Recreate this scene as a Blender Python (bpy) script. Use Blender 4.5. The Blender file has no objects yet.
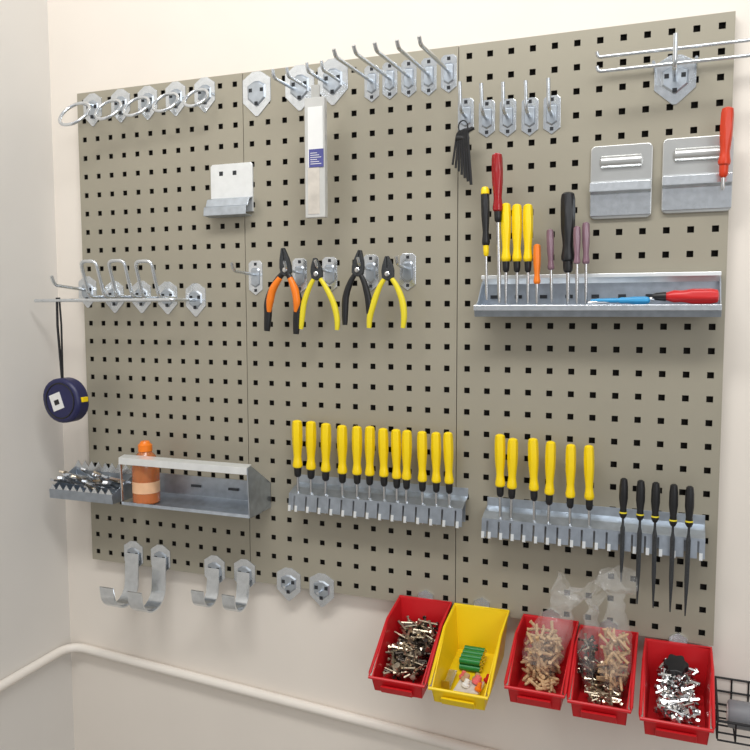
import bpy, math, random
import numpy as np
from mathutils import Vector, Matrix, noise
random.seed(7)
scene=bpy.context.scene
ZT=1.95; BH=0.99
# ---------------- camera calibration (board is the plane y=0) ----------------
F=790.0
pix=np.array([[77,95],[738,10],[712,645],[92,560]],float)
def rod(r):
    th=np.linalg.norm(r)
    if th<1e-9: return np.eye(3)
    k=r/th; K=np.array([[0,-k[2],k[1]],[k[2],0,-k[0]],[-k[1],k[0],0]])
    return np.eye(3)+math.sin(th)*K+(1-math.cos(th))*K@K
R0=np.array([[.93,.36,0],[.05,-.08,-.995],[-.36,.93,-.09]])
u_,s_,v_=np.linalg.svd(R0); R0=u_@v_
def proj(p,pts):
    R=rod(p[:3])@R0
    q=(pts-p[3:6])@R.T
    return np.stack([375+F*q[:,0]/q[:,2],375+F*q[:,1]/q[:,2]],1)
def resid(p):
    W=p[6]
    pts=np.array([[0,0,ZT],[W,0,ZT],[W,0,ZT-BH],[0,0,ZT-BH]],float)
    return (proj(p,pts)-pix).ravel()
p=np.array([0,0,0,1.13,-1.35,ZT-0.38,1.25],float)
lam=1.0
for it in range(200):
    r=resid(p); J=np.zeros((8,7))
    for i in range(7):
        d=np.zeros(7); d[i]=1e-6; J[:,i]=(resid(p+d)-r)/1e-6
    H=J.T@J
    q=p-np.linalg.solve(H+lam*np.diag(np.diag(H)),J.T@r)
    if np.sum(resid(q)**2)<np.sum(r**2): p=q; lam=max(lam*.4,1e-9)
    else: lam*=4
R=rod(p[:3])@R0; C=p[3:6]; BW=float(p[6])
cam=bpy.data.objects.new("camera",bpy.data.cameras.new("camera")); scene.collection.objects.link(cam)
M=np.eye(4); M[:3,0]=R[0]; M[:3,1]=-R[1]; M[:3,2]=-R[2]; M[:3,3]=C
cam.matrix_world=Matrix(M.tolist())
cam.data.sensor_width=36; cam.data.lens=F*36/750; cam.data.clip_start=0.02
scene.camera=cam
def ray(px,py): return R.T@np.array([(px-375)/F,(py-375)/F,1.0])
def P(px,py,off=0.0):
    d=ray(px,py); t=(-off-C[1])/d[1]; q=C+t*d
    return Vector((q[0],q[1],q[2]))
def PX(px,py,X):
    d=ray(px,py); t=(X-C[0])/d[0]; q=C+t*d
    return Vector((q[0],q[1],q[2]))
def zc(px,py,off=0): return P(px,py,off).z

# ---------------- materials ----------------
def srgb(c):
    return tuple((x/255/12.92 if x/255<=0.04045 else ((x/255+0.055)/1.055)**2.4) for x in c)+(1,)
def mat(name,rgb,rough=0.5,metal=0.0,var=0.06,scale=60,bump=0.0,alpha=1.0,trans=0.0,coat=0.0,detail=3):
    m=bpy.data.materials.new(name); m.use_nodes=True; nt=m.node_tree; b=nt.nodes["Principled BSDF"]
    c=srgb(rgb)
    tc=nt.nodes.new("ShaderNodeTexCoord"); nz=nt.nodes.new("ShaderNodeTexNoise"); nz.inputs["Scale"].default_value=scale; nz.inputs["Detail"].default_value=detail
    nt.links.new(tc.outputs["Object"],nz.inputs["Vector"])
    rp=nt.nodes.new("ShaderNodeValToRGB"); rp.color_ramp.elements[0].position=0.3; rp.color_ramp.elements[1].position=0.7
    rp.color_ramp.elements[0].color=tuple(x*(1-var) for x in c[:3])+(1,); rp.color_ramp.elements[1].color=tuple(min(1,x*(1+var)) for x in c[:3])+(1,)
    nt.links.new(nz.outputs["Fac"],rp.inputs["Fac"]); nt.links.new(rp.outputs["Color"],b.inputs["Base Color"])
    b.inputs["Roughness"].default_value=rough; b.inputs["Metallic"].default_value=metal
    if bump>0:
        bp=nt.nodes.new("ShaderNodeBump"); bp.inputs["Strength"].default_value=bump; bp.inputs["Distance"].default_value=0.004
        nt.links.new(nz.outputs["Fac"],bp.inputs["Height"]); nt.links.new(bp.outputs["Normal"],b.inputs["Normal"])
    b.inputs["Alpha"].default_value=alpha; b.inputs["Transmission Weight"].default_value=trans; b.inputs["Coat Weight"].default_value=coat
    return m
M_board=mat("board_paint",(160,154,138),0.32,0.14,0.03,6)
M_hole_shade=mat("hole_shade",(38,34,30),0.9)  # near-black colour standing in for the shade behind the holes
M_slot_shade=mat("slot_shade_paint",(44,46,50),0.9)  # dark colour standing in for the shade inside open slots
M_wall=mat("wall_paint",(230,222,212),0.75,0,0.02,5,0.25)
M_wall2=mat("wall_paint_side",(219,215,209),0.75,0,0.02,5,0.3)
M_floor=mat("floor_concrete",(156,152,145),0.7,0,0.1,6)
M_zinc=mat("zinc_steel",(220,225,230),0.22,0.9,0.08,90,0.04)
M_zincd=mat("zinc_steel_dull",(184,192,201),0.34,0.85,0.12,60,0.06)
M_rack=mat("zinc_rack_steel",(166,174,184),0.38,0.85,0.12,60,0.05)
M_rail=mat("zinc_bright_rail",(238,241,242),0.3,0.55,0.04,60)
M_steel=mat("grey_steel",(198,199,197),0.30,0.75,0.05,30)
M_shaft=mat("shaft_steel",(215,215,215),0.22,1.0,0.04)
M_blk=mat("black_plastic",(24,24,26),0.4)
M_file=mat("file_steel",(70,72,74),0.5,0.7,0.2,400)
M_yel=mat("yellow_plastic",(246,212,6),0.35,0,0.03,30)
M_ygr=mat("yellow_green_grip",(226,208,40),0.4,0,0.03,30)
M_red=mat("red_plastic",(200,28,30),0.35,0,0.04,20)
M_redt=mat("translucent_red_plastic",(170,25,30),0.2,0,0.1,20,trans=0.2)
M_pur=mat("translucent_purple_plastic",(160,125,140),0.2,0,0.1,20,trans=0.4)
M_ora=mat("orange_plastic",(240,125,25),0.35,0,0.04,20)
M_oran=mat("orange_red_plastic",(205,58,24),0.35,0,0.04,20)
M_blue=mat("blue_plastic",(50,150,205),0.35)
M_navy=mat("navy_plastic",(32,34,78),0.4)
M_white=mat("white_label",(228,228,226),0.5,0,0.02)
M_pack=mat("pale_clear_pack",(214,214,211),0.2,0,0.05,40,trans=0.25,coat=0.5)
M_lblue=mat("label_blue",(76,78,140),0.5)
M_wood=mat("beige_contents",(200,193,183),0.35,0,0.14,40)
M_binr=mat("red_bin_plastic",(200,24,32),0.4,0,0.03,10)
M_biny=mat("yellow_bin_plastic",(242,206,20),0.4,0,0.03,10)
M_brass=mat("screw_metal",(185,172,152),0.3,0.9,0.35,80)
M_dscrew=mat("dark_screw_metal",(70,62,56),0.4,0.7,0.3,80)
M_plug=mat("beige_nylon",(190,156,116),0.55,0,0.22,70)
M_green=mat("green_battery",(30,125,55),0.35)
M_bag=mat("clear_bag",(225,225,224),0.08,0,0.05,60,0.7,alpha=0.13)
M_pink=mat("pink_plastic",(232,110,110),0.5)
M_pipe=mat("painted_pipe",(234,227,218),0.5,0,0.02,10)
M_wire=mat("black_wire",(30,30,32),0.5,0.3)
M_grey=mat("grey_plastic",(120,122,126),0.5,0,0.1,30)
M_bottle=mat("orange_bottle",(242,150,85),0.2,0,0.15,30,trans=0.55,coat=0.3)
M_fluid=mat("orange_fluid",(218,110,45),0.3,0,0.05,30)
M_lab=mat("faint_label",(238,190,150),0.5)

# ---------------- mesh builder ----------------
class MB:
    def __init__(s): s.v=[]; s.f=[]
    def add(s,vs,fs):
        o=len(s.v); s.v+= [Vector(a) for a in vs]; s.f+=[tuple(i+o for i in f) for f in fs]; return s
    def box(s,x0,x1,y0,y1,z0,z1):
        return s.add([(x,y,z) for x in(x0,x1) for y in(y0,y1) for z in(z0,z1)],
            [(0,1,3,2),(4,6,7,5),(0,4,5,1),(2,3,7,6),(0,2,6,4),(1,5,7,3)])
    def prism(s,a,b):
        n=len(a); fs=[tuple(range(n)),tuple(range(2*n-1,n-1,-1))]
        for i in range(n): fs.append((i,i+n,(i+1)%n+n,(i+1)%n))
        return s.add(list(a)+list(b),fs)
    def xz(s,poly,y0,y1): return s.prism([(x,y0,z) for x,z in poly],[(x,y1,z) for x,z in poly])
    def yz(s,poly,x0,x1): return s.prism([(x0,y,z) for y,z in poly],[(x1,y,z) for y,z in poly])
    def sheet(s,x0,x1,prof,t=0.0018):
        pr=[Vector((a,b)) for a,b in prof]; n=len(pr); off=[]
        for i in range(n):
            d=Vector((0,0))
            if i>0: d+=(pr[i]-pr[i-1]).normalized()
            if i<n-1: d+=(pr[i+1]-pr[i]).normalized()
            d.normalize(); off.append(pr[i]+Vector((-d.y,d.x))*t)
        poly=pr+off[::-1]; m=len(poly); vs=[(x0,a,b) for a,b in poly]+[(x1,a,b) for a,b in poly]
        fs=[(i,(i+1)%m,(i+1)%m+m,i+m) for i in range(m)]
        for i in range(n-1):
            j=m-1-i
            fs.append((i,i+1,j-1,j)); fs.append((i+m,j+m,j-1+m,i+1+m))
        return s.add(vs,fs)
    def tube(s,pts,r,n=10,closed=False,flat=None):
        pts=[Vector(q) for q in pts]; N=len(pts); rs=r if isinstance(r,(list,tuple)) else [r]*N
        T=[]
        for i in range(N):
            a=pts[(i-1)%N] if (closed or i>0) else pts[i]; b=pts[(i+1)%N] if (closed or i<N-1) else pts[i]
            T.append((b-a).normalized())
        up=Vector((0,1,0)) if abs(T[0].y)<0.9 else Vector((1,0,0))
        nn=(up-T[0]*up.dot(T[0])).normalized(); vs=[]
        for i in range(N):
            nn=(nn-T[i]*nn.dot(T[i])).normalized(); bb=T[i].cross(nn)
            for k in range(n):
                a=2*math.pi*k/n; fl=flat if flat else 1
                vs.append(pts[i]+nn*(rs[i]*math.cos(a)*fl)+bb*(rs[i]*math.sin(a)))
        fs=[]
        for i in range(N if closed else N-1):
            j=(i+1)%N
            for k in range(n):
                fs.append((i*n+k,i*n+(k+1)%n,j*n+(k+1)%n,j*n+k))
        if not closed: fs+= [tuple(range(n-1,-1,-1)),tuple(range((N-1)*n,N*n))]
        return s.add(vs,fs)
    def lathe(s,o,ax,prof,n=20,flute=None):
        o=Vector(o); ax=Vector(ax).normalized(); u=ax.orthogonal().normalized(); w=ax.cross(u)
        vs=[];fs=[]
        for t,r in prof:
            for k in range(n):
                a=2*math.pi*k/n; rr=max(r,1e-5)
                if flute and flute[0]<=t<=flute[1]: rr*=1-0.16*(0.5+0.5*math.cos(6*a))
                vs.append(o+ax*t+u*(rr*math.cos(a))+w*(rr*math.sin(a)))
        m=len(prof)
        for i in range(m-1):
            for k in range(n): fs.append((i*n+k,i*n+(k+1)%n,(i+1)*n+(k+1)%n,(i+1)*n+k))
        fs+=[tuple(range(n-1,-1,-1)),tuple(range((m-1)*n,m*n))]
        return s.add(vs,fs)
def fil(pts,r,n=5):
    pts=[Vector(q) for q in pts]; out=[pts[0]]
    for i in range(1,len(pts)-1):
        a=(pts[i-1]-pts[i]); b=(pts[i+1]-pts[i]); rr=min(r,a.length*.49,b.length*.49)
        A=pts[i]+a.normalized()*rr; B=pts[i]+b.normalized()*rr
        for k in range(n+1):
            t=k/n; out.append(A*(1-t)**2+pts[i]*2*t*(1-t)+B*t*t)
    out.append(pts[-1]); return out
def smooth_curve(pts,n=6):
    pts=[Vector(q) for q in pts]; q=[pts[0]]+pts+[pts[-1]]; out=[]
    for i in range(1,len(q)-2):
        for k in range(n):
            t=k/n; a,b,c,d=q[i-1],q[i],q[i+1],q[i+2]
            out.append(0.5*((2*b)+(c-a)*t+(2*a-5*b+4*c-d)*t*t+(3*b-a-3*c+d)*t**3))
    out.append(pts[-1]); return out
def lerpseq(seq,n):
    m=len(seq)-1; out=[]
    for i in range(n):
        x=i/(n-1)*m; j=min(int(x),m-1); out.append(seq[j]*(1-(x-j))+seq[j+1]*(x-j))
    return out
def meshobj(name,mb,m,smooth=False,loc=Vector((0,0,0)),bevel=0):
    me=bpy.data.meshes.new(name); me.from_pydata([tuple(v-loc) for v in mb.v],[],mb.f); me.validate()
    import bmesh
    bm=bmesh.new(); bm.from_mesh(me); bmesh.ops.recalc_face_normals(bm,faces=bm.faces); bm.to_mesh(me); bm.free()
    me.materials.append(m)
    ob=bpy.data.objects.new(name,me); scene.collection.objects.link(ob)
    if smooth:
        me.shade_smooth()
        me.set_sharp_from_angle(angle=math.radians(38))
    if bevel>0:
        b=ob.modifiers.new("bevel","BEVEL"); b.width=bevel; b.segments=2; b.limit_method='ANGLE'
    return ob
def thing(name,label,cat,loc,group=None):
    e=bpy.data.objects.new(name,None); e.empty_display_size=0.02; e.location=loc; scene.collection.objects.link(e)
    e["label"]=label; e["category"]=cat
    if group: e["group"]=group
    return e
def part(name,root,mb,m,smooth=True,bevel=0,label=None):
    ob=meshobj(name,mb,m,smooth,Vector(root.location),bevel)
    ob.parent=root
    if label: ob["label"]=label
    return ob
def solo(name,mb,m,label,cat,loc,smooth=True,group=None,bevel=0):
    ob=meshobj(name,mb,m,smooth,Vector(loc),bevel); ob.location=loc
    ob["label"]=label; ob["category"]=cat
    if group: ob["group"]=group
    return ob

# ---------------- room ----------------
WY=0.02
XC=P(60,350,-WY).x
def struct(name,mb,m):
    o=meshobj(name,mb,m); o["kind"]="structure"; return o
struct("wall_back",MB().box(XC-0.1,XC+4.5,WY,WY+0.1,0,2.9),M_wall)
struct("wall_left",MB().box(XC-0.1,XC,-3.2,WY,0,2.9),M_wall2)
struct("floor",MB().box(XC-0.1,XC+4.5,-3.2,WY+0.1,-0.1,0),M_floor)

# ---------------- pegboard panels ----------------
ub=[0.0,(P(243,72).x+P(250,580).x)/2,(P(458,45).x+P(456,606).x)/2,BW]
hs=0.0050
for k in range(3):
    x0=ub[k]+0.0007; x1=ub[k+1]-0.0007; z1=ZT; z0=ZT-BH
    nc,nr=12,26; dx=(x1-x0)/nc; dz=(z1-z0)/nr
    xs=[x0];zs=[z0]
    for i in range(nc): c=x0+(i+.5)*dx; xs+=[c-hs,c+hs]
    xs.append(x1)
    for i in range(nr): c=z0+(i+.5)*dz; zs+=[c-hs,c+hs]
    zs.append(z1)
    mb=MB(); vs=[(x,0,z) for z in zs for x in xs]; nx=len(xs); fs=[]
    for j in range(len(zs)-1):
        for i in range(nx-1):
            if i%2==1 and j%2==1:
                a=(xs[i],zs[j]); b=(xs[i+1],zs[j+1])
                q=[(a[0],a[1]),(b[0],a[1]),(b[0],b[1]),(a[0],b[1])]
                for e in range(4):
                    s0=q[e]; s1=q[(e+1)%4]
                    o=len(vs); vs+=[(s0[0],0,s0[1]),(s1[0],0,s1[1]),(s1[0],.0018,s1[1]),(s0[0],.0018,s0[1])]; fs.append((o,o+1,o+2,o+3))
            else: fs.append((j*nx+i,j*nx+i+1,(j+1)*nx+i+1,(j+1)*nx+i))
    q=[(x0,z0),(x1,z0),(x1,z1),(x0,z1)]
    for e in range(4):
        s0=q[e]; s1=q[(e+1)%4]; o=len(vs); vs+=[(s0[0],0,s0[1]),(s1[0],0,s1[1]),(s1[0],.0198,s1[1]),(s0[0],.0198,s0[1])]; fs.append((o,o+1,o+2,o+3))
    mb.add(vs,fs)
    root=thing("pegboard_panel","grey-beige perforated steel tool panel with square holes, mounted on the wall","pegboard",(x0,0.0195,z0),"perforated wall panels")
    part("perforated_face",root,mb,M_board,False)
    part("hole_shade_sheet",root,MB().box(x0+.004,x1-.004,.010,.0198,z0+.004,z1-.004),M_hole_shade,False)  # added dark sheet, paints the shade seen through the holes

# ---------------- hook plates ----------------
def plate_mb(w,h,big):
    if big:
        return [(-w*.14,h/2),(w*.14,h/2),(w*.5,h*.33),(w*.5,-h*.18),(w*.05,-h/2),(-w*.05,-h/2),(-w*.5,-h*.18),(-w*.5,h*.33)]
    return [(-w*.5,h*.42),(-w*.3,h/2),(w*.3,h/2),(w*.5,h*.42),(w*.5,-h*.34),(0,-h/2),(-w*.5,-h*.34)]
def add_plate(root,X,Z,big=False,w=None,h=None,y=0.0):
    w=w or (0.050 if big else 0.027); h=h or (0.070 if big else 0.058)
    if big: w*=.93
    poly=[(X+a,Z+b) for a,b in plate_mb(w,h,big)]
    part("back_plate",root,MB().xz(poly,y,y-0.0018),M_zinc,False,0.0004)
    oi=[(X+a*.66,y-.0016,Z+b*.58) for a,b in plate_mb(w,h,big)]; ii=[(X+a*.54,y-.0040,Z+b*.48) for a,b in plate_mb(w,h,big)]
    part("embossed_pad",root,MB().prism(oi,ii),M_zincd,False,0.0003)
    sl=[(-.2,.08),(.2,.08),(0,-.22)] if big else [(0,.40),(0,-.36)]
    for sx,sz in sl:
        cx=X+sx*w; cz=Z+sz*h; hs_=.0028 if not big else .0034
        yy=y-.0038 if big else y-.0016
        part("peg_slot_shade",root,MB().box(cx-hs_,cx+hs_,yy-.0008,yy+.0004,cz-hs_,cz+hs_),M_slot_shade,False,label="square slot, shade inside painted dark")  # dark block on the plate, painted shade of an opening
def hook(px,py,length,rise,label,group,big=False,r=0.0028,drop=0.0,dz=0.0,w=None,h=None,name="straight_hook"):
    b=P(px,py); X,Z=b.x,b.z
    root=thing(name,label,"hook",(X,0,Z),group)
    add_plate(root,X,Z,big,w,h)
    if length:
        z=Z+dz
        pts=[(X,-.003,z),(X,-length,z+drop)]
        if rise: pts.append((X,-length-.008,z+drop+rise))
        part("hook_pin",root,MB().tube(fil(pts,.01),r),M_zinc)
    return root
g="long hooks at top of the pegboard"
for (x,y) in [(372,84),(390,81),(409,79),(429,77),(449,74)]:
    hook(x,y,.158,.010,"zinc plated straight tool hook with long upturned pin",g,dz=.004,drop=-.002,w=.028,h=.064,r=.0034)
g="short hooks on the pegboard"
for (x,y) in [(466,117),(487,119),(508,118),(530,117),(552,115)]:
    hook(x,y,.035,.044,"zinc plated short tool hook with upturned end",g,dz=.0,drop=.004,w=.028,h=.062,r=.0034)
for (x,y,rr,st) in [(93,110,.033,.034),(121,106,.028,.022),(148,103,.027,.02),(176,99,.026,.018),(205,95,.024,.016)]:
    b=P(x,y); root=thing("ring_holder","zinc plated tool holder with round wire ring on plate","tool holder",(b.x,0,b.z),"ring tool holders")
    add_plate(root,b.x,b.z,True,w=.05,h=.066)
    pts=[]
    for i in range(30):
        a=2*math.pi*i/30; e=rr*(1-math.cos(a)); pts.append((b.x+rr*math.sin(a),-st-e*.62,b.z+.006-e*.78))
    part("wire_ring",root,MB().tube(pts,.0032,closed=True),M_zinc)
    part("ring_stem",root,MB().tube([(b.x,-.003,b.z+.008),(b.x,-st,b.z+.006)],.0036),M_zinc)
for (x,y,L) in [(257,94,.0),(300,88,.075),(333,82,.075)]:
    b=P(x,y); root=thing("double_hook" if L else "wide_plate","zinc plated wide plate with two short prongs" if L else "zinc plated wide shield-shaped plate without prongs","hook",(b.x,0,b.z),"double hooks on the pegboard")
    add_plate(root,b.x,b.z,True,w=.064,h=.082)
    if L:
      for s in(-1,1):
        part("hook_pin",root,MB().tube(fil([(b.x+s*.014,-.003,b.z),(b.x+s*.014,-L,b.z),(b.x+s*.014,-L-.004,b.z+.014)],.008),.003),M_zinc)
for (x,y) in [(115,297),(142,297),(168,298)]:
    b=P(x,y); X,Z=b.x,b.z; root=thing("loop_hook","zinc plated plate with upturned wire loop","hook",(X,0,Z),"wire loop hooks")
    add_plate(root,X,Z,True,w=.05,h=.066)
    L=.055
    part("wire_loop",root,MB().tube(fil([(X-.019,-.003,Z),(X-.019,-L,Z),(X-.019,-L-.022,Z+.070),(X+.019,-L-.022,Z+.070),(X+.019,-L,Z),(X+.019,-.003,Z)],.012),.0036),M_zinc)
hook(88,292,.095,.018,"zinc plated straight hook near panel edge",None,True,dz=.004,drop=.008,w=.05,h=.066,r=.0034)
b=P(196,300); X,Z=b.x,b.z
root=thing("bar_hook","zinc plated plate with long horizontal rod","hook",(X,0,Z))
add_plate(root,X,Z,True,w=.05,h=.066)
e=P(35,293,.075)
part("rod",root,MB().tube(fil([(X,-.003,Z),(X,-.075,Z),(e.x,-.075,Z)],.012),.0036),M_zinc)
rodZ=Z
for (x,y,L) in [(256,278,.08),(300,276,.055),(330,275,.055),(371,273,.055),(408,272,.055)]:
    hook(x,y,L,.014,"zinc plated hook in row of pliers hooks","pliers hooks",dz=.006,drop=.004,w=.03,h=.066)
b=P(675,80); X,Z=b.x,b.z
root=thing("rod_rack","zinc plated plate carrying long horizontal parallel rods","tool rack",(X,0,Z))
add_plate(root,X,Z,True,w=.066,h=.075)
part("stem",root,MB().tube(fil([(X,-.003,Z),(X,-.06,Z+.005),(X,-.065,Z+.05)],.01),.0036),M_zinc)
for (pa,pb,o) in [((597,57),(790,36),.030),((597,70),(790,53),.058)]:
    A=P(*pa,o); B=P(*pb,o); z_=(A.z+B.z)/2
    part("long_rod",root,MB().tube(fil([(A.x,-o-.002,z_+.008),(A.x+.002,-o,z_),(B.x,-o,z_)],.004),.0028),M_zinc)
for xx in (-.03,.03):
    part("cross_rod",root,MB().tube([(X+xx,-.001,Z+.016),(X+xx,-.06,Z+.014)],.0024),M_zinc)

# ---------------- sheet holders ----------------
def holder(px0,px1,py0,py1,group):
    a=P(px0,(py0+py1)/2,.01); b2=P(px1,(py0+py1)/2,.01); c=P((px0+px1)/2,py0,.01); d=P((px0+px1)/2,py1,.01)
    x0,x1,z1,z0=a.x,b2.x,c.z,d.z; H=z1-z0; W=x1-x0; r=.008
    root=thing("plate_holder","shiny pressed steel holder plate with raised rib and folded ledge","tool holder",((x0+x1)/2,0,z0),group)
    poly=[]
    for cx,cz,a0 in ((x1-r,z1-r,0),(x0+r,z1-r,90),(x0+r,z0+r,180),(x1-r,z0+r,270)):
        for k in range(5):
            t=math.radians(a0+k*22.5); poly.append((cx+r*math.cos(t),cz+r*math.sin(t)))
    part("back_plate",root,MB().xz(poly,0,-.006),M_steel,False,.0012)
    part("pressed_rib",root,MB().tube([(x0+W*.15,-.005,z1-H*.23),(x0+W*.18,-.005,z1-H*.23),(x0+W*.82,-.005,z1-H*.23),(x0+W*.85,-.005,z1-H*.23)],[.003,.0105,.0105,.003],14),M_steel)
    part("folded_ledge",root,MB().sheet(x0+.001,x1-.001,[(-.006,z0+H*.52),(-.022,z0+H*.48),(-.024,z0+H*.36),(-.012,z0+H*.33),(-.009,z0+H*.04)],.002),M_zinc,False,.0006)
    return root
holder(590,652,144,218,"steel holder plates")
holder(662,733,136,212,"steel holder plates")
a=P(209,185,.01); b2=P(251,185,.01); zt=P(229,163,.01).z; zb=P(229,212,.01).z
root=thing("clip_holder","small bright zinc sheet holder with folded lower ledge","tool holder",((a.x+b2.x)/2,0,zb))
part("back_plate",root,MB().xz([(a.x,zb),(b2.x,zb),(b2.x,zt-.004),(b2.x-.004,zt),(a.x+.004,zt),(a.x,zt-.004)],0,-.004),M_rail,False,.0006)
part("folded_ledge",root,MB().sheet(a.x,b2.x,[(-.004,zb+.028),(-.018,zb+.024),(-.024,zb+.010),(-.030,zb+.008),(-.032,zb-.008),(-.008,zb-.010)],.002),M_zincd,False,.0005)
for xx in (.02,.05): part("peg_slot_shade",root,MB().box(a.x+xx,a.x+xx+.008,-.0046,-.0035,zt-.022,zt-.014),M_slot_shade,False,label="square slot, shade inside painted dark")

# ---------------- trays ----------------
x0=P(479,300,.03).x; x1=P(721,300,.03).x; zt=zc(600,274,.0); zl=zc(600,317,.065); zf=zl+.018
root=thing("tool_tray","long zinc plated steel tray holding screwdrivers","tool tray",((x0+x1)/2,0,zf))
part("tray_body",root,MB().sheet(x0,x1,[(-.060,zl),(-.065,zf),(-.003,zf),(-.003,zt)],-.0018),M_rack,False,.0005)
part("back_flange",root,MB().sheet(x0,x1,[(-.001,zt-.02),(-.008,zt-.001),(-.014,zt-.001),(-.014,zt-.006)],-.0016),M_rail,False,.0004)
part("front_lip",root,MB().box(x0,x1,-.0675,-.0655,zl+.010,zf+.001),M_zinc,False,.0006)
for xx in (x0,x1-.002):
    part("end_cap",root,MB().yz([(0,zf-.002),(-.064,zf-.002),(-.040,zf+.008),(-.012,zt-.012),(0,zt-.006)],xx,xx+.002),M_zincd,False)
for i in range(9):
    xx=x0+.02+(x1-x0-.04)*i/8
    part("slot",root,MB().box(xx-.006,xx+.006,-.0056,-.0046,zf+.012,zf+.018),M_slot_shade,False,label="slot in tray back, shade inside painted dark")  # no cut-out here, the slot's shade is a dark block
tray_z=zf
xr=P(271,490,.0).x; xl=P(120,460,.085).x; zb=zc(262,514,.05); ztop=zc(257,470,.085)
root=thing("shelf_tray","zinc plated open shelf tray with bright front rail holding a bottle","tool tray",((xl+xr)/2,0,zb))
part("tray_body",root,MB().sheet(xl,xr,[(-.080,zb+.004),(-.083,zb),(-.040,zb),(-.0035,zb+.010),(-.0035,zb+.050)],-.0018),M_rack,False,.0005)
part("front_rail",root,MB().sheet(xl,xr-.001,[(-.088,ztop-.010),(-.088,ztop+.002),(-.072,ztop+.005)],.002),M_rail,False,.0005)
part("end_cap",root,MB().yz([(-.001,zb),(-.083,zb),(-.088,ztop-.008),(-.087,ztop+.002),(-.074,ztop+.004),(-.001,zb+.050)],xr-.002,xr),M_zincd,False)
part("rail_bracket",root,MB().yz([(-.079,zb),(-.084,zb),(-.087,ztop),(-.082,ztop)],xl,xl+.0015),M_zinc,False)
for i in range(2):
    xx=xl+(xr-xl)*(.42+.3*i)
    part("slot",root,MB().box(xx-.012,xx+.012,-.0058,-.0052,zb+.028,zb+.033),M_slot_shade,False,label="slot in tray back, shade inside painted dark")  # slot drawn as a dark block, its shade painted on
bz=zb+.001; by=-.055
bx=P(146,478,.055).x; Rb=.027; hb=zc(146,441,.055)-bz
root=thing("spray_bottle","small translucent orange plastic bottle with orange cap and label","bottle",(bx,by,bz))
part("body",root,MB().lathe((bx,by,bz),(0,0,1),[(0,Rb*.9),(.003,Rb),(hb*.56,Rb),(hb*.66,Rb*.96),(hb*.76,Rb*.74),(hb*.82,Rb*.5),(hb*.88,Rb*.42)],28),M_bottle)
part("fluid",root,MB().lathe((bx,by,bz),(0,0,1),[(.002,Rb*.86),(.004,Rb*.93),(hb*.38,Rb*.93),(hb*.385,Rb*.9)],28),M_fluid)
part("cap",root,MB().lathe((bx,by,bz),(0,0,1),[(hb*.84,Rb*.52),(hb*.94,Rb*.52),(hb*.96,Rb*.4),(hb,Rb*.3)],20),M_ora)
part("label_band",root,MB().lathe((bx,by,bz),(0,0,1),[(hb*.18,Rb*1.01),(hb*.36,Rb*1.01)],28),M_lab,label="faint printed label")
xa=P(56,480,.06).x; xb=P(128,480,.03).x; xb=min(xb,xl-.004); za=zc(85,498,.06)
root=thing("toothed_tray","zinc plated tray with sawtooth edges full of small tools","tool tray",((xa+xb)/2,0,za))
part("tray_body",root,MB().sheet(xa,xb,[(-.078,za+.018),(-.078,za),(-.001,za),(-.001,za+.052)],-.0018),M_rack,False)
part("end_cap",root,MB().yz([(0,za),(-.078,za),(-.078,za+.018),(0,za+.052)],xb-.0015,xb),M_rack,False)
part("end_cap",root,MB().yz([(0,za),(-.078,za),(-.078,za+.018),(0,za+.052)],xa,xa+.0015),M_rack,False)
n=9; st=(xb-xa)/n
for yy,h0 in ((-.001,.052),(-.078,.016)):
    poly=[(xa,za+h0-.008),(xb,za+h0-.008)]
    for i in range(n):
        xx=xb-i*st; poly+=[(xx,za+h0),(xx-st*.5,za+h0+.013)]
    poly.append((xa,za+h0))
    part("toothed_edge",root,MB().xz(poly,yy-.0015,yy),M_zinc,False)
def spanner(cx,cy,cz,L,ang,tilt):
    mb=MB()
    def tf(a,b,c):
        v=Vector((a,b,c)); v=Matrix.Rotation(tilt,3,'Y')@v; v=Matrix.Rotation(ang,3,'Z')@v; return v+Vector((cx,cy,cz))
    w=.0056
    out=[(-L/2,-w*.7),(L/2-.008,-w*.6),(L/2-.004,-w*1.7),(L/2+.008,-w*1.5),(L/2+.004,-w*.5),(L/2+.004,w*.5),(L/2+.008,w*1.5),(L/2-.004,w*1.7),(L/2-.008,w*.6),(-L/2,w*.7),(-L/2-.006,w*1.4),(-L/2-.014,w*1.2),(-L/2-.009,0),(-L/2-.014,-w*1.2),(-L/2-.006,-w*1.4)]
    mb.prism([tf(x,y,-.002) for x,y in out],[tf(x,y,.002) for x,y in out]); return mb
for i in range(18):
    cx=xa+.012+(xb-xa-.024)*i/17; z_=za+.024+.008*(i%3)
    sp=spanner(cx,-.040,z_,.048,math.radians(90+random.uniform(-38,38)),math.radians(random.uniform(14,42)))
    solo("spanner",sp,[M_shaft,M_zinc,M_brass,M_shaft][i%4],"small steel open-ended spanner lying in toothed tray","spanner",(cx,-.040,z_),group="spanners in the toothed tray",smooth=False)

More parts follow.
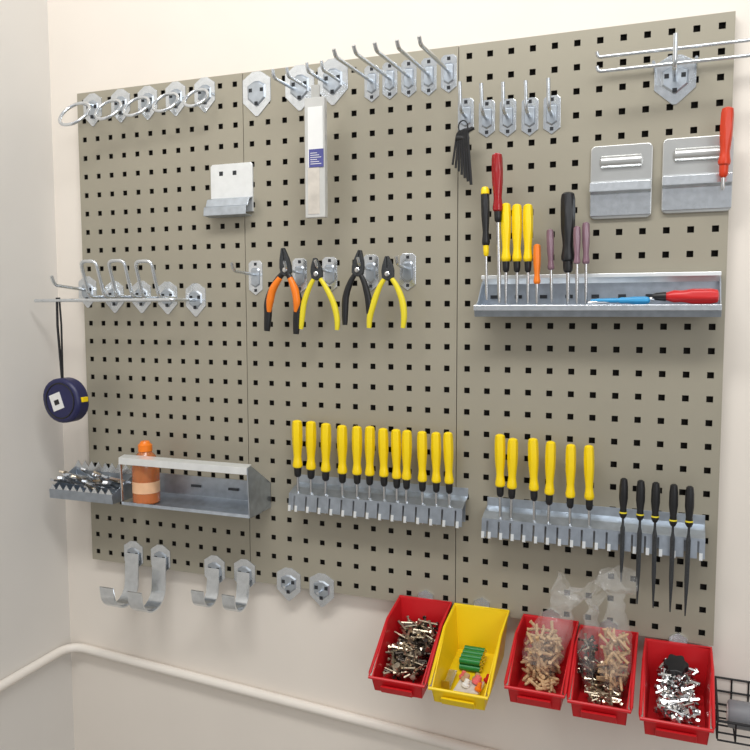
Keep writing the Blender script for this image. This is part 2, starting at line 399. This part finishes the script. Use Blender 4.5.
# ---------------- comb racks ----------------
def comb(pxl,pxr,pyt_l,n,name,label):
    pc=(pxl+pxr)/2; zt=zc(pc,pyt_l,.0)
    x0=P(pxl,pyt_l,.04).x; x1=P(pxr,pyt_l,.03).x
    root=thing(name,label,"tool rack",((x0+x1)/2,0,zt))
    part("back_flange",root,MB().sheet(x0,x1,[(-.020,zt-.006),(-.001,zt-.001),(-.001,zt+.014)],-.002),M_zincd,False,.0004)
    st=(x1-x0)/n; gp=.0016
    # the slotted face is one folded strip: teeth joined by a continuous upper fold and a lower hem
    mb=MB().sheet(x0,x1,[(-.020,zt-.006),(-.040,zt-.014),(-.0405,zt-.018)],.002)
    for i in range(n+1):
        xa_=max(x0+(i-.5)*st+gp,x0); xb_=min(x0+(i+.5)*st-gp,x1)
        mb.sheet(xa_,xb_,[(-.0403,zt-.016),(-.044,zt-.045)],.002)
    part("slotted_face",root,mb,M_rack,False)
    for i in range(n+1):
        xa_=max(x0+(i-.5)*st+gp,x0); xb_=min(xa_+.005,x1)
        part("folded_clip",root,MB().sheet(xa_,xb_,[(-.0442,zt-.036),(-.0455,zt-.047),(-.041,zt-.049)],.0014),M_rail,False)
    part("rear_web",root,MB().box(x0,x1,-.020,-.0182,zt-.042,zt-.006),M_rack,False)
def screwdriver(tx,ty,bx_,by_,off,wpx,send,hm,collar=True,label="yellow handled screwdriver",group=None,cm=None,sr=.0025,name="screwdriver",cap=None):
    A=P(tx,ty,off); B=P(bx_,by_,off)
    L=(B-A).length; d=(B-A)/L; L2=abs(P(bx_,send,off).z-B.z)
    w=(P(tx+wpx/2,ty,off)-P(tx-wpx/2,ty,off)).length/2*.93
    root=thing(name,label,"screwdriver",B,group)
    prof=[(0,w*.3),(0.001,w*.62),(L*.03,w*.85),(L*.10,w*.98),(L*.3,w),(L*.5,w*.97),(L*.66,w*.8),(L*.76,w*.72),(L*.84,w*.8),(L*.92,w*.95),(L*.97,w*.9),(L,w*.6)]
    part("handle",root,MB().lathe(A,d,prof,24,(L*.09,L*.62)),hm)
    if cap: part("end_cap",root,MB().lathe(A-d*.0006,d,[(0,w*.3),(.001,w*.7),(L*.05,w*.95),(L*.12,w*1.02),(L*.13,w*.9)],20),cap)
    if collar: part("collar",root,MB().lathe(B-d*.004,d,[(0,w*.7),(.012,w*.68),(.018,w*.62),(.021,w*.35)],16),cm or M_blk)
    part("shaft",root,MB().lathe(B,d,[(0,sr),(L2*.9,sr),(L2,sr*.6)],12),M_shaft)
    return root
comb(289,464,488,14,"screwdriver_rack","zinc plated slotted rack holding row of yellow screwdrivers")
g="yellow screwdrivers in the slotted rack"
for i,(x,y0,y1) in enumerate([(297,420,468),(311,421,470),(326,423,472),(342,425,474),(357,426,475),(370,426,476),(383,428,477),(396,429,479),(407,430,480),(422,431,482),(436,432,483),(448,432,484)]):
    screwdriver(x,y0,x+random.uniform(-1,1.5),y1,.032,10.5,y1+42,M_yel,label="yellow fluted handle screwdriver hanging in slotted rack",group=g)
comb(482,706,514,18,"tool_rack","zinc plated slotted rack holding yellow screwdrivers and files")
g="yellow screwdrivers in the second slotted rack"
for i,(x,y0,y1) in enumerate([(500,434,487),(513,438,489),(533,438,491),(551,441,495),(571,444,498),(589,445,500)]):
    screwdriver(x,y0,x+random.uniform(-2,1),y1,.032,11.5,y1+42,M_yel,label="yellow fluted handle screwdriver hanging in slotted rack",group=g)
for (x,y0,y1,xe,ye) in [(624,478,518,621,582),(641,480,520,637,604),(656,482,522,653,608),(674,484,526,670,612),(690,486,527,685,616)]:
    A=P(x,y0,.052);B=P(x-1,y1,.052);E=P(xe,ye,.052); d=(B-A).normalized(); L=(B-A).length
    root=thing("needle_file","slim file with black plastic handle and green accents in rack","file",B,"black handled files")
    w=.0066
    part("handle",root,MB().lathe(A,d,[(0,w*.4),(.002,w*.8),(L*.2,w),(L*.5,w*1.05),(L*.75,w*.75),(L*.92,w*.9),(L,w*.5)],18),M_blk)
    d2=(E-B).normalized(); L2=(E-B).length
    part("blade",root,MB().tube([B,B+d2*.01,B+d2*L2*.15,B+d2*L2*.6,E],[.0018,.002,.0036,.0034,.0010],4,flat=.4),M_file,False)
    part("accent_ring",root,MB().lathe(A+d*L*.84,d,[(0,w*.88),(.0022,w*.92)],16),M_ygr,label="yellow-green ring")

O=.050
sd=screwdriver
sd(485,187,486,246,O,9,300,M_blk,label="black and yellow handled screwdriver standing in tray",cap=M_yel,cm=M_yel)
sd(497,153,498,212,O+.004,12,303,M_redt,label="large translucent red handled screwdriver standing in tray",sr=.0032)
g="yellow screwdrivers in the tray"
for x,y0,y1 in [(506,203,262),(517,204,262),(528,204,262)]:
    sd(x,y0,x,y1,O,11,304,M_yel,label="yellow handled screwdriver standing in tray",group=g)
sd(537,244,537,284,O+.008,8,305,M_ora,label="small orange handled screwdriver standing in tray",collar=False)
sd(550,229,551,270,O-.01,8,303,M_pur,label="small translucent handled screwdriver standing in tray",collar=False)
sd(568,192,568,262,O-.004,16,304,M_blk,label="black handled screwdriver with fluted grip in tray",sr=.003)
sd(577,226,577,264,O+.006,8,304,M_pur,label="small translucent purple handled screwdriver in tray",group="translucent screwdrivers",collar=False)
sd(586,222,586,264,O-.002,8.5,304,M_pur,label="small translucent purple handled screwdriver in tray",group="translucent screwdrivers",collar=False)
sd(728,107,724,166,.046,15,190,M_oran,label="orange red handled screwdriver in plate holder",sr=.0028,cm=M_oran)
def lying(xa_,xb_,xs_,hm,neck,label,w,off,nl=.02):
    A=P(xa_,300,off); B=P(xb_,300,off); z=tray_z+.0015+w
    A.z=B.z=z; E=P(xs_,300,off); E.z=z-w*.6
    d=(B-A).normalized(); L=(B-A).length; root=thing("screwdriver",label,"screwdriver",A)
    part("handle",root,MB().lathe(A,d,[(0,w*.4),(.002,w*.8),(L*.15,w),(L*.5,w),(L*.7,w*.75),(L*.85,w*.8),(L,w*.5)],24,(L*.1,L*.6)),hm)
    part("collar",root,MB().lathe(B,d,[(0,w*.62),(nl*.7,w*.5),(nl,w*.3)],14),neck)
    part("shaft",root,MB().tube([B,E],.0028),M_shaft)
lying(719,666,636,M_red,M_blk,"red handled screwdriver with black neck lying in tray",.012,.048)
lying(650,617,588,M_blue,M_blue,"light blue handled screwdriver lying in tray",.0062,.056,.04)

# ---------------- pliers ----------------
def pliers(off,head,pivot,h1,h2,hm,hm2,w,label):
    pv=P(*pivot,off); hd=P(*head,off); root=thing("pliers",label,"pliers",pv,"pliers hanging on hooks")
    ax=(hd-pv).normalized(); side=ax.cross(Vector((0,1,0))).normalized(); L=(hd-pv).length
    def jaw(s,yo):
        mb=MB(); pts=[(-.012,s*.001),(-.006,s*.0105),(.006,s*.0112),(L*.5,s*.009),(L,s*.0028),(L,s*.0004),(L*.35,s*.0006),(0.004,-s*.003)]
        q=[pv+ax*a+side*b_ for a,b_ in pts]
        mb.prism([v+Vector((0,yo-.004,0)) for v in q],[v+Vector((0,yo+.004,0)) for v in q]); return mb
    part("jaw",root,jaw(1,0),M_file,False,.001); part("jaw",root,jaw(-1,.0003),M_file,False,.001)
    part("pivot",root,MB().lathe(pv+Vector((0,-.0065,0)),(0,1,0),[(0,.003),(.001,.0045),(.012,.0045),(.013,.003)],16),M_shaft)
    for pl_,m_ in ((h1,hm),(h2,hm2)):
        pts=[pv]+[P(*q,off) for q in pl_]
        sc=smooth_curve(pts,6); n=len(sc)
        part("handle",root,MB().tube(sc,lerpseq([w*.6,w*.8,w,w*1.1,w,w*.75],n),12,flat=.8),m_)
    return root
pl1=pliers(.05,(283,248),(286,270),[(277,281),(269,299),(268,316),(267,331)],[(292,282),(298,299),(297,318),(296,334)],M_blk,M_blk,.0074,"combination pliers with black and orange grips")
pliers(.05,(315,258),(317,274),[(310,286),(304,303),(302,318),(301,329)],[(325,286),(333,302),(337,318),(337,330)],M_ygr,M_ygr,.0054,"small cutting pliers with slim yellow handles")
pliers(.05,(360,250),(358,270),[(351,281),(346,296),(345,312),(345,325)],[(364,282),(368,297),(369,306),(369,314)],M_blk,M_blk,.0060,"long nose pliers with black handles")
pliers(.05,(387,256),(388,274),[(380,286),(374,302),(370,316),(369,328)],[(396,285),(402,300),(404,315),(403,328)],M_ygr,M_ygr,.0056,"side cutting pliers with yellow handles")
for pts in ([(280,278),(273,289),(270,301),(269,312)],[(290,278),(295,290),(297,302),(296,312)]):
    part("grip_insert",pl1,MB().tube(smooth_curve([P(*q,.053) for q in pts],4),lerpseq([.005,.0072,.0074,.004],13),10),M_ora,label="orange soft grip insert")

# ---------------- hanging pack ----------------
a=P(306,110,.065); b2=P(326,110,.065); zt=P(316,98,.065).z; zb=P(316,218,.065).z; x0,x1=a.x,b2.x; H=zt-zb
root=thing("hanging_pack","slim whitish clear pack with blue label hanging on hook","package",((x0+x1)/2,-.065,zb))
part("sleeve",root,MB().box(x0,x1,-.072,-.060,zb,zt),M_pack,False,.0015)
part("clear_window",root,MB().box(x0+.006,x1-.010,-.0728,-.0715,zb+H*.03,zb+H*.42),M_wood,False,.0004,label="beige contents seen through window")
part("white_card",root,MB().box(x0+.007,x1-.003,-.0730,-.0715,zb+H*.42,zb+H*.92),M_white,False)
part("blue_label",root,MB().box(x0+.009,x1-.002,-.0736,-.0715,zb+H*.42,zb+H*.57),M_lblue,False,label="blue label band")
mb=MB()
for i in range(6): mb.box(x0+.012,x1-.006-(i%3)*.004,-.0740,-.0734,zb+H*(.445+.018*i),zb+H*(.450+.018*i))
part("printed_text",root,mb,M_white,False)
part("hanging_tab",root,MB().box((x0+x1)/2-.008,(x0+x1)/2+.008,-.067,-.065,zt-.002,zt+.022),M_steel,False)

# ---------------- hex key set ----------------
c=P(463,140,.03); root=thing("hex_key_set","cluster of black bent hex keys hanging from short hook","hex keys",c)
part("key_clip",root,MB().tube([(c.x-.011,-.030,c.z+.004),(c.x+.010,-.034,c.z+.001)],.0055,10),M_blk)
for i in range(7):
    L=.040+.006*i; xx=c.x-.010+i*.0032; sw=-.0025*(3-i); zz=c.z+.012+.001*(i%2)
    part("hex_key",root,MB().tube(fil([(xx+.012,-.031-.0012*i,zz+.004),(xx,-.031-.0012*i,zz),(xx+sw,-.031-.0012*i,c.z-L)],.005),.0019+.00012*i,6),M_wire)
part("hanging_ring",root,MB().tube([(c.x+.008*math.cos(t),-.03,c.z+.022+.010*math.sin(t)) for t in [i*math.pi/8 for i in range(16)]],.0012,6,True),M_wire)

# ---------------- tape measure ----------------
off=.075; s0=P(58,297,off); s1=P(62,378,off); tc=P(66,400,off); r=.046
root=thing("tape_measure","round navy blue tape measure hanging by black strap","tape measure",tc)
poly=[]
for k in range(28):
    a=2*math.pi*k/28; rr=r*(1+.06*max(0,math.cos(2*(a+.6))))
    poly.append((tc.x+rr*math.cos(a),tc.z+rr*math.sin(a)))
part("case",root,MB().xz(poly,-off-.017,-off+.017),M_navy,True,.006)
part("case_ring",root,MB().tube([(tc.x+r*.78*math.cos(t),-off-.017,tc.z+r*.78*math.sin(t)) for t in [i*math.pi/14 for i in range(28)]],.0016,6,True),M_blk)
def rotbox(cx,cz,w,h,a,y0,y1):
    q=[(-w,-h),(w,-h),(w,h),(-w,h)]; return MB().xz([(cx+u*math.cos(a)-v*math.sin(a),cz+u*math.sin(a)+v*math.cos(a)) for u,v in q],y0,y1)
part("sticker",root,rotbox(tc.x-.008,tc.z-.002,.014,.017,.35,-off-.0165,-off-.0185),M_white,False,label="white sticker with dark mark")
part("sticker_mark",root,rotbox(tc.x-.007,tc.z-.003,.006,.005,.35,-off-.018,-off-.019),M_blk,False)
part("tape_tip",root,MB().box(tc.x+r*.88,tc.x+r*1.10,-off-.008,-off+.008,tc.z-.002,tc.z+.008),M_yel,False,.001,label="yellow blade tip")
s1.z=tc.z+r*.98
part("strap",root,MB().tube([(s0.x-.003,-off,rodZ+.006),(s0.x-.004,-off,rodZ-.05),(s1.x,-off,s1.z)],.0026,6),M_blk)
part("strap",root,MB().tube([(s0.x+.003,-off,rodZ+.006),(s0.x+.006,-off,rodZ-.05),(s1.x+.002,-off,s1.z)],.0020,6),M_blk)

# ---------------- broad strip hooks ----------------
for (x,y) in [(134,556),(161,560),(215,571),(245,575)]:
    b=P(x,y); X,Z=b.x,b.z; root=thing("broad_hook","zinc plated broad smoothly curved strip hook on plate","hook",(X,0,Z),"broad strip hooks")
    add_plate(root,X,Z,True,w=.052,h=.066)
    big=x<200; D=.074 if big else .050; dr=.052 if big else .032; hw=.017 if big else .014
    pr=[(-.007,Z+.008),(-.009,Z-.02),(-.011,Z-dr)]
    cy=-.011-D/2
    for k in range(1,15):
        a=math.pi*k/15*1.08; pr.append((cy+D/2*math.cos(a),Z-dr-D*.5*math.sin(a)))
    pr.append((pr[-1][0]-.002,pr[-1][1]+.012))
    part("curved_strip",root,MB().sheet(X-hw,X+hw,pr,.0028),M_zinc,True)
for (x,y) in [(289,584),(322,590)]:
    hook(x,y,.02,.0,"empty zinc plated plate below lower edge of panel","empty hook plates",True,w=.056,h=.066)

# ---------------- bins ----------------
class BinI: pass
def bin_(px,py,m,label,w=.098,d=.158,h=.080,k=.03):
    b=P(px,py); X,Z=b.x,b.z; Y=-.004
    root=thing("storage_bin",label,"storage bin",(X,Y,Z),"plastic storage bins")
    t=.0022; tp=.007; fh=.036
    def yy(y): return Y-y
    prof=[(0,0),(d*.42,-.004),(d*.62,-.020),(d*.96,-(h-fh)-.004),(d,-h+fh-.008)]
    mb=MB()
    def V(x,y,z): return Vector((x,yy(y),Z+z-k*y))
    def xin(z,s,inner):
        return X+s*(w/2-tp*(-z/h)-(t if inner else 0))
    side=prof+[(d*.94,-h),(0.004,-h)]
    for s in(-1,1):
        mb.prism([V(xin(z,s,False),y,z) for y,z in side],[V(xin(z,s,True),y,z) for y,z in side])
    def quad(y0,z0,y1,z1,ty,tz):
        A=[V(xin(z0,-1,0),y0,z0),V(xin(z0,1,0),y0,z0),V(xin(z1,1,0),y1,z1),V(xin(z1,-1,0),y1,z1)]
        mb.prism(A,[a+Vector((0,ty,tz)) for a in A])
    quad(d,-h+fh-.008,d*.94,-h,t,0); quad(0,0,.004,-h,-t,0); quad(0.004,-h,d*.94,-h,0,t)
    part("bin_body",root,mb,m,False,.0006)
    rim=[V(X-w/2,y,z) for y,z in prof]+[V(X+w/2,y,z) for y,z in prof[::-1]]
    part("rim",root,MB().tube(rim,.0028,8,True),m)
    sl=[V(X-w*.28,d+.005,-h+.018),V(X+w*.28,d+.005,-h+.018),V(X+w*.28,d*.97+.003,-h+.004),V(X-w*.28,d*.97+.003,-h+.004)]
    part("label_slot",root,MB().prism(sl,[q+Vector((0,.006,0)) for q in sl]),m,False,.001)
    hk=MB(); hk.xz([(X-.014,Z-.002),(X+.014,Z-.002),(X+.014,Z+.010),(X,Z+.018),(X-.014,Z+.010)],0,-.004)
    part("mounting_plate",root,hk,M_zinc,False)
    o=BinI(); o.X,o.Y,o.Z,o.w,o.d,o.h,o.k=X,Y,Z,w,d,h,k; return o
B1=bin_(426,599,M_binr,"red plastic open-front storage bin full of screws",k=.2)
B2=bin_(482,607,M_biny,"yellow plastic open-front storage bin with batteries and small parts",k=.2)
B3=bin_(551,618,M_binr,"red plastic open-front storage bin holding bag of wall plugs",w=.092)
B4=bin_(609,629,M_binr,"red plastic open-front storage bin holding bags of screws",w=.092)
B5=bin_(678,643,M_binr,"red plastic open-front storage bin full of bolts",w=.1)
def bolt(mb,c,d,L,r):
    d=d.normalized(); c=Vector(c); a=c-d*L/2
    mb.lathe(a,d,[(0,r*1.9),(r*1.3,r*1.9),(r*1.31,r),(L,r)],6)
def plug(mb,c,d,L,r):
    d=d.normalized(); a=Vector(c)-d*L/2
    mb.lathe(a,d,[(0,r*1.15),(L*.08,r*1.15),(L*.09,r*.9),(L*.4,r),(L*.45,r*.8),(L*.6,r),(L*.65,r*.78),(L*.85,r*.85),(L,r*.5)],7)
def pile(B,n,Lr,rr,m,name,label,cat,top=.036,zs=.35,fn=bolt):
    mb=MB()
    for i in range(n):
        f=random.random(); yd=.022+(B.d-.052)*f; lv=-B.h+.010+(random.random()**.7)*(top*(1-.5*f))
        x=B.X+random.uniform(-1,1)*(B.w/2-.024)
        dd=Vector((random.gauss(0,1),random.gauss(0,1),random.gauss(0,zs)))
        fn(mb,(x,B.Y-yd,B.Z+lv-B.k*yd),dd,random.uniform(*Lr),random.uniform(*rr))
    o=solo(name,mb,m,label,cat,(B.X,B.Y-B.d/2,B.Z-B.h+.003-B.k*B.d/2),smooth=False); o["kind"]="stuff"
pile(B1,150,(.024,.042),(.0016,.0026),M_brass,"screw_pile","loose pile of mixed long steel and brass screws in red bin","screws",.048,.2)
pile(B1,110,(.022,.036),(.0014,.0024),M_dscrew,"dark_screw_pile","dark screws mixed among steel screws in red bin","screws",.044,.2)
pile(B5,200,(.014,.026),(.0020,.0031),M_shaft,"bolt_pile","loose pile of shiny steel bolts in red bin","bolts",.050)
pile(B4,130,(.016,.028),(.0016,.0024),M_brass,"screw_pile","loose screws in lower part of red bin","screws",.034)
pile(B3,80,(.018,.026),(.0026,.0034),M_plug,"wall_plug_pile","tan nylon wall plugs in red bin","wall plugs",.03,fn=plug)
kx,ky,kz=B5.X-.002,B5.Y-.040,B5.Z-.024
root=thing("star_knob","black plastic star knob lying on the bolts","knob",(kx,ky,kz))
mb=MB(); pl=[((.017+.002*math.cos(6*t))*math.cos(t),(.017+.002*math.cos(6*t))*math.sin(t)) for t in [i*math.pi/18 for i in range(36)]]
mb.prism([(kx+x,ky+y,kz+y*.4) for x,y in pl],[(kx+x,ky+y,kz+.009+y*.4) for x,y in pl])
part("knob_head",root,mb,M_blk,True,.001)
part("knob_stem",root,MB().lathe((kx,ky,kz),(0,-.3,-1),[(0,.004),(.018,.004)],10),M_shaft)
def flo(yd): return B2.Z-B2.h+.003-B2.k*yd
for i in range(8):
    row=i%4; up=i//4
    yd=.030+.0112*row; cz=flo(yd)+.0062+.0112*up; cx=B2.X-.004; cy=B2.Y-yd
    root=thing("battery","green cylindrical battery lying bundled in yellow bin","battery",(cx,cy,cz),"green batteries")
    part("casing",root,MB().lathe((cx-.018,cy,cz),(1,0,0),[(0,.0055),(.036,.0055)],16),M_green)
    part("terminal",root,MB().lathe((cx+.018,cy,cz),(1,0,0),[(0,.005),(.001,.003),(.003,.002)],12),M_shaft)
a_=[Vector((B2.X-.012,B2.Y-.100,flo(.100)+.0005)),Vector((B2.X+.030,B2.Y-.096,flo(.096)+.0005)),Vector((B2.X+.026,B2.Y-.128,flo(.128)+.0005)),Vector((B2.X-.016,B2.Y-.132,flo(.132)+.0005))]
pk=MB(); pk.prism(a_,[q+Vector((0,0,.009)) for q in a_])
solo("packet",pk,M_wood,"flat beige packet lying in yellow bin","packet",a_[0],False,bevel=.002)
for dx,yd,m_,nm,rr,dz_ in [(.018,.105,M_pink,"small pink plastic piece in yellow bin",.009,.010),(.002,.118,M_white,"small white plastic piece in yellow bin",.007,.010),(.024,.122,M_ora,"small orange plastic piece in yellow bin",.006,.010),(-.002,.104,M_plug,"small tan plastic piece in yellow bin",.008,.010),(.012,.086,M_plug,"small tan plastic piece in yellow bin",.007,.001),(.030,.084,M_red,"small red plastic piece in yellow bin",.006,.001),(-.012,.086,M_pink,"small pink plastic piece in yellow bin",.006,.001)]:
    q=Vector((B2.X+dx,B2.Y-yd,flo(yd)+dz_))
    solo("plastic_piece",MB().lathe(q,(.3,.2,1),[(0,rr),(.004,rr),(.005,rr*.7),(.012,rr*.6),(.013,rr*.3)],12),m_,nm,"plastic piece",q)
br=Vector((B2.X-.030,B2.Y-.110,flo(.110)+.001))
root=thing("angle_bracket","small steel angle bracket in yellow bin","bracket",br)
part("bracket_plate",root,MB().prism([br+Vector(v) for v in ((-.006,-.018,-.001),(.008,-.018,-.001),(.008,.03,.012),(-.006,.03,.012))],[br+Vector(v) for v in ((-.006,-.018,.001),(.008,-.018,.001),(.008,.03,.014),(-.006,.03,.014))]),M_shaft,False)
part("bracket_flange",root,MB().box(br.x-.006,br.x+.008,br.y-.019,br.y-.017,br.z-.001,br.z+.016),M_shaft,False)
# plastic bags
def bag(cx,cy,zb_,zt_,rw,rd,lean,label,fills,n,L,r,top_f,seed,fn=bolt):
    mb=MB(); n1=34; n2=48; vs=[];fs=[]
    for i in range(n1):
        t=i/(n1-1); z=zb_+(zt_-zb_)*t
        prof=(1-.5*((t-.5)/.22) if t<.72 else .5+.6*((t-.72)/.28))
        if t<.5: prof=min(1,.5+2.4*t)
        am=.003+.014*max(0,t-.3)
        for k in range(n2):
            a=2*math.pi*k/n2
            v=Vector((cx+lean[0]*t*t+rw*prof*math.cos(a),cy+lean[1]*t*t+rd*prof*(1 if t<.5 else max(.25,1-2*(t-.5)))*math.sin(a),z+(.016*math.sin(a*2+seed) if t>.93 else 0)))
            nv=noise.noise_vector(v*38+Vector((seed,0,0))); n2v=noise.noise_vector(v*110)
            vs.append(v+Vector((nv.x,nv.y*.8,nv.z*.5))*am*1.6+n2v*am*.4)
    for i in range(n1-1):
        for k in range(n2): fs.append((i*n2+k,i*n2+(k+1)%n2,(i+1)*n2+(k+1)%n2,(i+1)*n2+k))
    fs.append(tuple(range(n2-1,-1,-1)))
    mb.add(vs,fs)
    solo("plastic_bag",mb,M_bag,label,"plastic bag",(cx,cy,zb_),smooth=True,group="clear bags in the red bins")
    for (fm,fr) in fills:
        mb=MB()
        for i in range(int(n*fr)):
            a=random.uniform(0,6.28); q=math.sqrt(random.random())*.8; t=random.random()
            fn(mb,(cx+rw*q*math.cos(a),cy+rd*q*math.sin(a),zb_+.010+t*(zt_-zb_)*top_f),Vector((random.gauss(0,1),random.gauss(0,.7),random.gauss(0,1))),L*random.uniform(.8,1.1),r)
        s_=solo("bag_contents",mb,fm,"small fixings inside the clear bag","fixings",(cx,cy,zb_+.008),smooth=False); s_["kind"]="stuff"
X,Y,Z,h=B3.X,B3.Y,B3.Z,B3.h
bag(X-.001,Y-.078,Z-h+.018,Z+.085,.034,.046,(.052,.03),"clear crumpled plastic bag of tan wall plugs in red bin",[(M_plug,1)],110,.022,.0028,.40,1,plug)
X,Y,Z=B4.X,B4.Y,B4.Z
bag(X+.016,Y-.085,Z-h+.02,Z+.112,.025,.04,(-.004,.03),"clear crumpled plastic bag of tan wall plugs in red bin",[(M_plug,1)],85,.020,.0025,.46,5,plug)
bag(X-.025,Y-.07,Z-h+.02,Z+.070,.016,.03,(.004,.02),"clear crumpled plastic bag of small dark screws in red bin",[(M_brass,.5),(M_dscrew,.7)],60,.015,.0015,.42,9)

# ---------------- wire basket ----------------
xl_=P(717,690,.05).x; zt=zc(730,684,.0); zb=zc(730,742,.1); xr_=xl_+.20
root=thing("wire_basket","black wire mesh basket on the wall","wire basket",((xl_+xr_)/2,WY,zb))
mb=MB(); Yb=WY-.0016; Yf=-.10
for i in range(9):
    x=xl_+.025*i; mb.tube(fil([(x,Yb,zt),(x,Yb,zb),(x,Yf,zb),(x,Yf,zb+.03)],.006),.0014,6)
nz_=max(2,int((zt-zb)/.025))
for k in range(nz_+1): mb.tube([(xl_,Yb,zt-(zt-zb)*k/nz_),(xr_,Yb,zt-(zt-zb)*k/nz_)],.0016,6)
for k in range(6): mb.tube([(xl_,Yb-(Yb-Yf)*k/5,zb),(xr_,Yb-(Yb-Yf)*k/5,zb)],.0014,6)
mb.tube([(xl_,Yf,zb+.03),(xr_,Yf,zb+.03)],.002,6)
mb.tube([(xl_,Yb,zt),(xl_,Yf,zb+.03)],.002,6)
part("wire_mesh",root,mb,M_wire)
q=Vector((xl_+.016,-.055,zb+.0225))
root=thing("tape_roll","dark grey roll lying in the wire basket","tape roll",q)
part("outer_roll",root,MB().lathe(q,(1,0,0),[(0,.014),(0,.019),(.003,.021),(.05,.021),(.053,.019),(.053,.014)],28),M_grey)
part("core",root,MB().lathe(q-Vector((.001,0,0)),(1,0,0),[(0,.010),(0,.014),(.055,.014),(.055,.010)],24),M_white)
# ---------------- pipe ----------------
rp=.010
A=PX(-30,704,XC+rp); A.x=XC+rp
K1=P(88,650,-(WY-rp)); E=P(520,762,-(WY-rp))
corner=Vector((XC+rp,WY-rp,K1.z+.004))
po=meshobj("wall_pipe_1",MB().tube(fil([A,corner,E],.045,8),rp,14),M_pipe,True); po["kind"]="structure"

# ---------------- lights ----------------
def area(name,loc,target,size,power,col=(1,1,1)):
    l=bpy.data.lights.new(name,'AREA'); l.shape='RECTANGLE'; l.size=size[0]; l.size_y=size[1]; l.energy=power; l.color=col
    o=bpy.data.objects.new(name,l); scene.collection.objects.link(o); o.location=loc
    o.rotation_euler=(Vector(target)-Vector(loc)).to_track_quat('-Z','Y').to_euler()
area("ceiling_light",(.9,-1.1,2.85),(.7,-.1,1.2),(1.6,.3),26,(1,.99,.965))
area("added_side_light",(2.4,-2.4,2.0),(.5,0,1.4),(1.2,1.4),17,(.97,.985,1))  # added lamp at the side, gives the metal something to reflect
w=bpy.data.worlds.new("world"); scene.world=w; w.use_nodes=True
bg=w.node_tree.nodes["Background"]; bg.inputs[0].default_value=(.975,.98,.99,1); bg.inputs[1].default_value=.42
scene.view_settings.view_transform='Standard'
